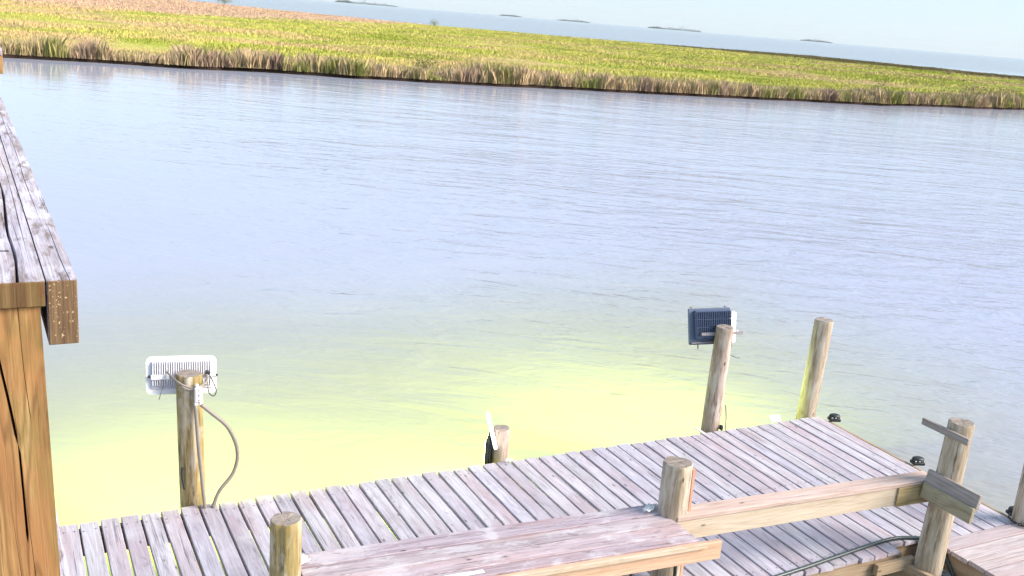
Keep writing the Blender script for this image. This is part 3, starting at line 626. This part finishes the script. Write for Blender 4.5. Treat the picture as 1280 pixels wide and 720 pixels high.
box('bracket', .13, .012, .038, M_white, fl, (-.165, -.062, -.022), (0, 0, 0), .003); box('bracket', .075, .012, .038, M_white, fl, (.215, -.062, -.005), (0, 0, 0), .003)
for xx in (-.243, .262): box('bracket_bolt', .016, .05, .016, M_hole, fl, (xx, -.03, -.012), (0, 0, 0), .003)
area(fl, .44, .22, 54)
f2 = empty('floodlight', (6.43, 7.71, 1.055), 'dark blue-grey floodlight mounted on the grey-pink post', 'floodlight', rot=(R(-16), R(-2.0), R(-12)))
b = rounded_plate(.46, .37, .03, .012); link('front_frame', mesh_of(b), M_dark, f2)
b = rounded_plate(.42, .30, .004, .02, at=(0, .018, 0)); link('lens', mesh_of(b), M_lens, f2)
b = box_bm(.40, .05, .29, .010, at=(.02, -.035, .02)); link('housing', mesh_of(b), M_darkfin, f2)
b = bmesh.new()
for k in range(19):
    for r_, (zc, hh) in enumerate(((.115, .07), (.035, .07), (-.045, .07))): box_bm(.006, .022, hh, .001, b, (-.165+k*.0205, -.070, zc))
o = link('cooling_fins', mesh_of(b), M_darkfin, f2); o['kind'] = 'stuff'
box('bracket', .46, .010, .032, M_steel, f2, (.09, -.105, -.075), (0, 0, 0), .002)
for xx in (-.135, .315): box('bracket_arm', .010, .11, .032, M_steel, f2, (xx, -.052, -.075), (0, 0, 0), .002)
box('lower_strut', .40, .016, .018, M_steel, f2, (-.02, -.03, -.165), (0, 0, 0), .002)
for xx in (-.20, .18): box('latch', .022, .03, .014, M_steel, f2, (xx, -.005, .196), (0, 0, 0), .002)
box('drain_bolt', .010, .010, .05, M_hole, f2, (-.15, -.035, -.20), (0, 0, 0), .002)
area(f2, .40, .28, 74)
# slim light bars seen edge-on
def bar(loc, ln, tilt, label):
    t = empty('light_bar', loc, label, 'light bar', rot=(R(-8), R(tilt), 0))
    box('tube', .023, .023, ln, M_tubelight, t, (0, 0, 0), (0, 0, 0), .006)
    box('back_channel', .026, .012, ln+.02, M_white, t, (0, .024, 0), (0, 0, 0), .003); return t
bar((3.905, 7.48, .300), .35, -14, 'glowing white light bar leaning beside the short post stub')
bar((6.715, 7.66, 1.04), .31, -2, 'glowing white light bar upright behind the post of the dark floodlight')
f3 = empty('floodlight', (3.945, 7.60, .03), 'narrow black floodlight seen edge-on left of the short post stub', 'floodlight', rot=(0, 0, R(55)))
b = rounded_plate(.26, .34, .030, .03); link('housing', mesh_of(b), M_black, f3); b = rounded_plate(.22, .30, .004, .02, at=(0, .020, 0)); link('lens', mesh_of(b), M_lens, f3)
b = bmesh.new()
for k in range(9): box_bm(.006, .02, .26, .001, b, (-.1+k*.025, -.024, 0))
o = link('cooling_fins', mesh_of(b), M_black, f3); o['kind'] = 'stuff'
l3 = area(f3, .20, .16, 50, 170); l3.location = (0, .04, -.14); l3.rotation_euler = (R(40), 0, R(-25))
# ------------------------------------------------------------------ wiring on the golden post
jb = empty('junction_box', (1.305, 7.425, .955), 'white junction box on the golden floodlight post', 'junction box')
box('box_body', .058, .05, .115, M_plastic, jb, (0, 0, 0), (0, 0, 0), .006); box('cover', .050, .006, .105, M_plastic, jb, (0, -.027, 0), (0, 0, 0), .002)
for dz in (-.04, .0, .04): box('screw', .008, .004, .008 if dz else .014, M_hole, jb, (0, -.0305, dz), (0, 0, 0), .001)
box('gland', .03, .035, .03, M_plastic, jb, (-.016, 0, -.075), (0, 0, 0), .006); box('gland', .03, .035, .03, M_plastic, jb, (.018, 0, -.075), (0, 0, 0), .006)
box('gland', .026, .03, .03, M_plastic, jb, (-.01, 0, .07), (0, 0, 0), .006)
def cable(name, pts, r, mat, label, cat='cable', n=8, k=6, group=None):
    return tag(link(name, mesh_of(tube_bm(smooth_pts(pts, k), r, n)), mat, smooth=True), label, cat, group)
cable('conduit', [(1.285, 7.42, .87), (1.30, 7.41, .6), (1.325, 7.40, .3), (1.345, 7.38, .05), (1.35, 7.38, .0)], .015, M_conduit, 'straight grey-brown conduit running down the front of the golden post')
cable('conduit', [(1.325, 7.415, .87), (1.40, 7.40, .80), (1.53, 7.39, .66), (1.60, 7.385, .46), (1.57, 7.38, .28), (1.46, 7.37, .14), (1.405, 7.37, .0)], .016, M_conduit, 'grey-brown conduit bowing out in a loop to the right of the golden post')
cable('cable', [(1.11, 7.64, 1.075), (1.17, 7.47, 1.045), (1.25, 7.44, 1.01), (1.31, 7.44, 1.01), (1.38, 7.48, 1.035), (1.40, 7.60, 1.075)], .009, M_conduit, 'grey cable wrapped round the top of the golden post')
cable('cable', [(1.12, 7.64, 1.06), (1.18, 7.46, 1.025), (1.245, 7.435, .995), (1.30, 7.43, 1.005)], .007, M_conduit, 'thin cable from the white floodlight into the junction box')
cable('wire', [(1.18, 7.60, .98), (1.178, 7.55, .6), (1.172, 7.46, .2), (1.17, 7.42, .004)], .0035, M_wire, 'thin wire hanging down left of the golden post')
cable('wire', [(1.08, 7.60, .99), (1.05, 7.56, .93), (1.035, 7.55, .89)], .003, M_wire, 'short loose wire end dangling left below the white floodlight')
cable('wire', [(1.405, 7.58, 1.07), (1.44, 7.54, 1.00), (1.46, 7.52, .93), (1.44, 7.52, .89), (1.41, 7.53, .91), (1.40, 7.55, .96)], .004, M_black, 'black wire loop dangling right of the golden post top')
tag(box('clamp', .035, .03, .03, M_black, None, (1.405, 7.56, 1.075), (0, R(20), 0), .006), 'black cable clamp at the right bracket of the white floodlight', 'clamp')
cable('cable', [(6.60, 7.49, .26), (6.605, 7.46, .14), (6.58, 7.42, .05), (6.57, 7.40, .004)], .006, M_conduit, 'thin cable at the foot of the grey-pink floodlight post')
tag(box('clamp', .03, .04, .05, M_black, None, (6.545, 7.445, .03), (0, 0, 0), .006), 'small black clamp at the foot of the grey-pink floodlight post', 'clamp')
cable('hook', [(6.575, 7.50, .80), (6.62, 7.47, .785), (6.655, 7.46, .775), (6.665, 7.46, .785)], .004, M_wire, 'small wire hook sticking out of the grey-pink floodlight post', 'hook')
cable('cable', [(1.19, 7.46, .34), (1.185, 7.45, .28), (1.20, 7.44, .16)], .009, M_black, 'short black strap low on the left of the golden post', 'cable')
# hoses on the dock
cable('hose', [(3.0, 4.90, .03), (4.2, 4.90, .02), (5.247, 4.98, .018), (5.75, 5.035, .018), (6.25, 5.09, .018), (6.50, 5.10, .018), (6.66, 5.06, .02), (6.78, 4.99, .022), (6.86, 4.93, .0), (6.845, 4.80, -.12), (6.84, 4.65, -.28), (6.83, 4.5, -.45)], .016, M_hose, 'dark green hose lying along the inner dock edge and dropping past the post', 'hose')
cable('hose', [(4.16, 5.02, .45), (4.165, 5.00, .25), (4.15, 4.98, .10), (4.05, 4.86, .03), (3.8, 4.83, .02)], .013, M_black, 'black hose hanging vertically right of the stout bench post', 'hose')
cable('hose', [(3.2, 4.95, .02), (3.5, 5.05, .02), (3.8, 5.06, .02), (4.0, 5.0, .02)], .014, M_hose, 'dark hose curling on the planks under the bench', 'hose')
tag(box('pipe', .028, .028, .75, M_conduit, None, (3.70, 4.97, .22), (R(3), R(5), 0), .006), 'grey brown pipe standing under the bench right end', 'pipe')
cable('cable', [(3.79, 4.98, .5), (3.76, 4.97, .3), (3.72, 4.96, .05), (3.70, 4.95, -.2)], .009, M_black, 'black cable hanging under the bench beside the pipe')
# rope of dark links round the right post
t = empty('chain', (7.93, 4.93, .02), 'black chain wrapped round the foot of the post at the right edge', 'chain')
for k in range(18):
    a = k*math.tau/18; b = bmesh.new(); pts = [(.016*math.cos(q), 0, .010*math.sin(q)) for q in [j*math.tau/10 for j in range(11)]]
    tube_bm(pts, .005, 6, b, False); link('chain_link', mesh_of(b), M_black, t, (.128*math.cos(a), .128*math.sin(a), .01), (R(90*(k % 2)), 0, a+R(90)))
# small dark dock lights on the dock's right edge
def dome(loc, label, rz=0):
    t = empty('dock_light', loc, label, 'dock light', 'dark dock lights along the right edge', rot=(0, 0, rz)); b = bmesh.new()
    n = 20; prev = None
    for rr, z in ((.055, 0), (.055, .022), (.050, .034), (.034, .042), (.015, .044)):
        ring = [b.verts.new((rr*1.15*math.cos(k*math.tau/n), rr*.8*math.sin(k*math.tau/n), z)) for k in range(n)]
        if prev:
            for k in range(n): b.faces.new((prev[k], prev[(k+1) % n], ring[(k+1) % n], ring[k])).smooth = True
        prev = ring
    b.faces.new(prev); link('body', mesh_of(b), M_black, t)
    for dx in (-.045, -.005): box('lens', .018, .012, .012, M_dolight, t, (dx, -.044, .012), (0, 0, 0), .003)
dome((8.045, 7.36, -.002), 'small dark dock light at the far right corner of the dock', R(-20))
dome((8.055, 6.22, -.002), 'small dark dock light midway along the right edge of the dock', R(-20))
dome((8.06, 5.12, -.002), 'small dark dock light beside the post at the right picture edge', R(-20))
for p_ in ((8.045, 7.36), (8.055, 6.22), (8.06, 5.12)): box('mounting_block', .12, .09, .03, M_black, dock, (p_[0], p_[1]-6.2, -.020), (0, 0, R(-20)), .004)
# scraps
def scrap(loc, sx2, sy2, label, seed, rz=0):
    b = bmesh.new(); n = 6; g = [[b.verts.new(((i/n-.5)*sx2*(1+.25*noise.noise((j, seed, 0))), (j/n-.5)*sy2*(1+.3*noise.noise((i, seed, 4))), .018+.030*noise.noise((i*.9, j*1.1, seed))+.012)) for j in range(n+1)] for i in range(n+1)]
    for i in range(n):
        for j in range(n): b.faces.new((g[i][j], g[i+1][j], g[i+1][j+1], g[i][j+1])).smooth = True
    me = mesh_of(b); o = link('scrap', me, M_paper, None, loc, (0, 0, rz)); md = o.modifiers.new('thick', 'SOLIDIFY'); md.thickness = .002
    return tag(o, label, 'scrap')
scrap((1.535, 5.365, .606), .12, .09, 'crumpled white scrap on the bench beside the golden post', 1, .2)
scrap((4.05, 5.24, .606), .11, .06, 'folded white scrap on the bench beside the stout post', 5, .5)
tag(box('paint_strip', .26, .035, .002, M_paper, None, (2.46, 4.925, .6035), (0, 0, TH), 0), 'thin white strip lying on the front edge of the bench', 'strip')
scrap((4.06, 7.40, .0), .08, .03, 'small white scrap at the foot of the short post stub', 9, .1)
tag(box('offcut', .17, .07, .012, M_white, None, (7.32, 7.50, .018), (R(50), R(8), R(8)), .002), 'white panel piece sticking up at the outer dock edge', 'offcut')
tag(box('offcut', .035, .15, .010, M_plastic, None, (6.30, 7.48, .010), (R(3), 0, R(4)), .002), 'pale sliver of board lying on the dock left of the floodlight post', 'offcut')

# ------------------------------------------------------------------ air over the bay
hm = bpy.data.materials.new('pale_haze'); hm.use_nodes = True; nt = hm.node_tree; nt.nodes.clear()
ho = nt.nodes.new('ShaderNodeOutputMaterial'); hv = nt.nodes.new('ShaderNodeVolumePrincipled'); hv.inputs['Color'].default_value = (.86, .93, 1, 1); hv.inputs['Density'].default_value = .00003
nt.links.new(hv.outputs[0], ho.inputs['Volume'])
b = bmesh.new(); bmesh.ops.create_cube(b, size=1); bmesh.ops.scale(b, vec=(18400, 18400, 92), verts=b.verts)
hz_ = link('haze', mesh_of(b), hm, None, (0, 0, 92/2-2.6)); hz_['kind'] = 'stuff'
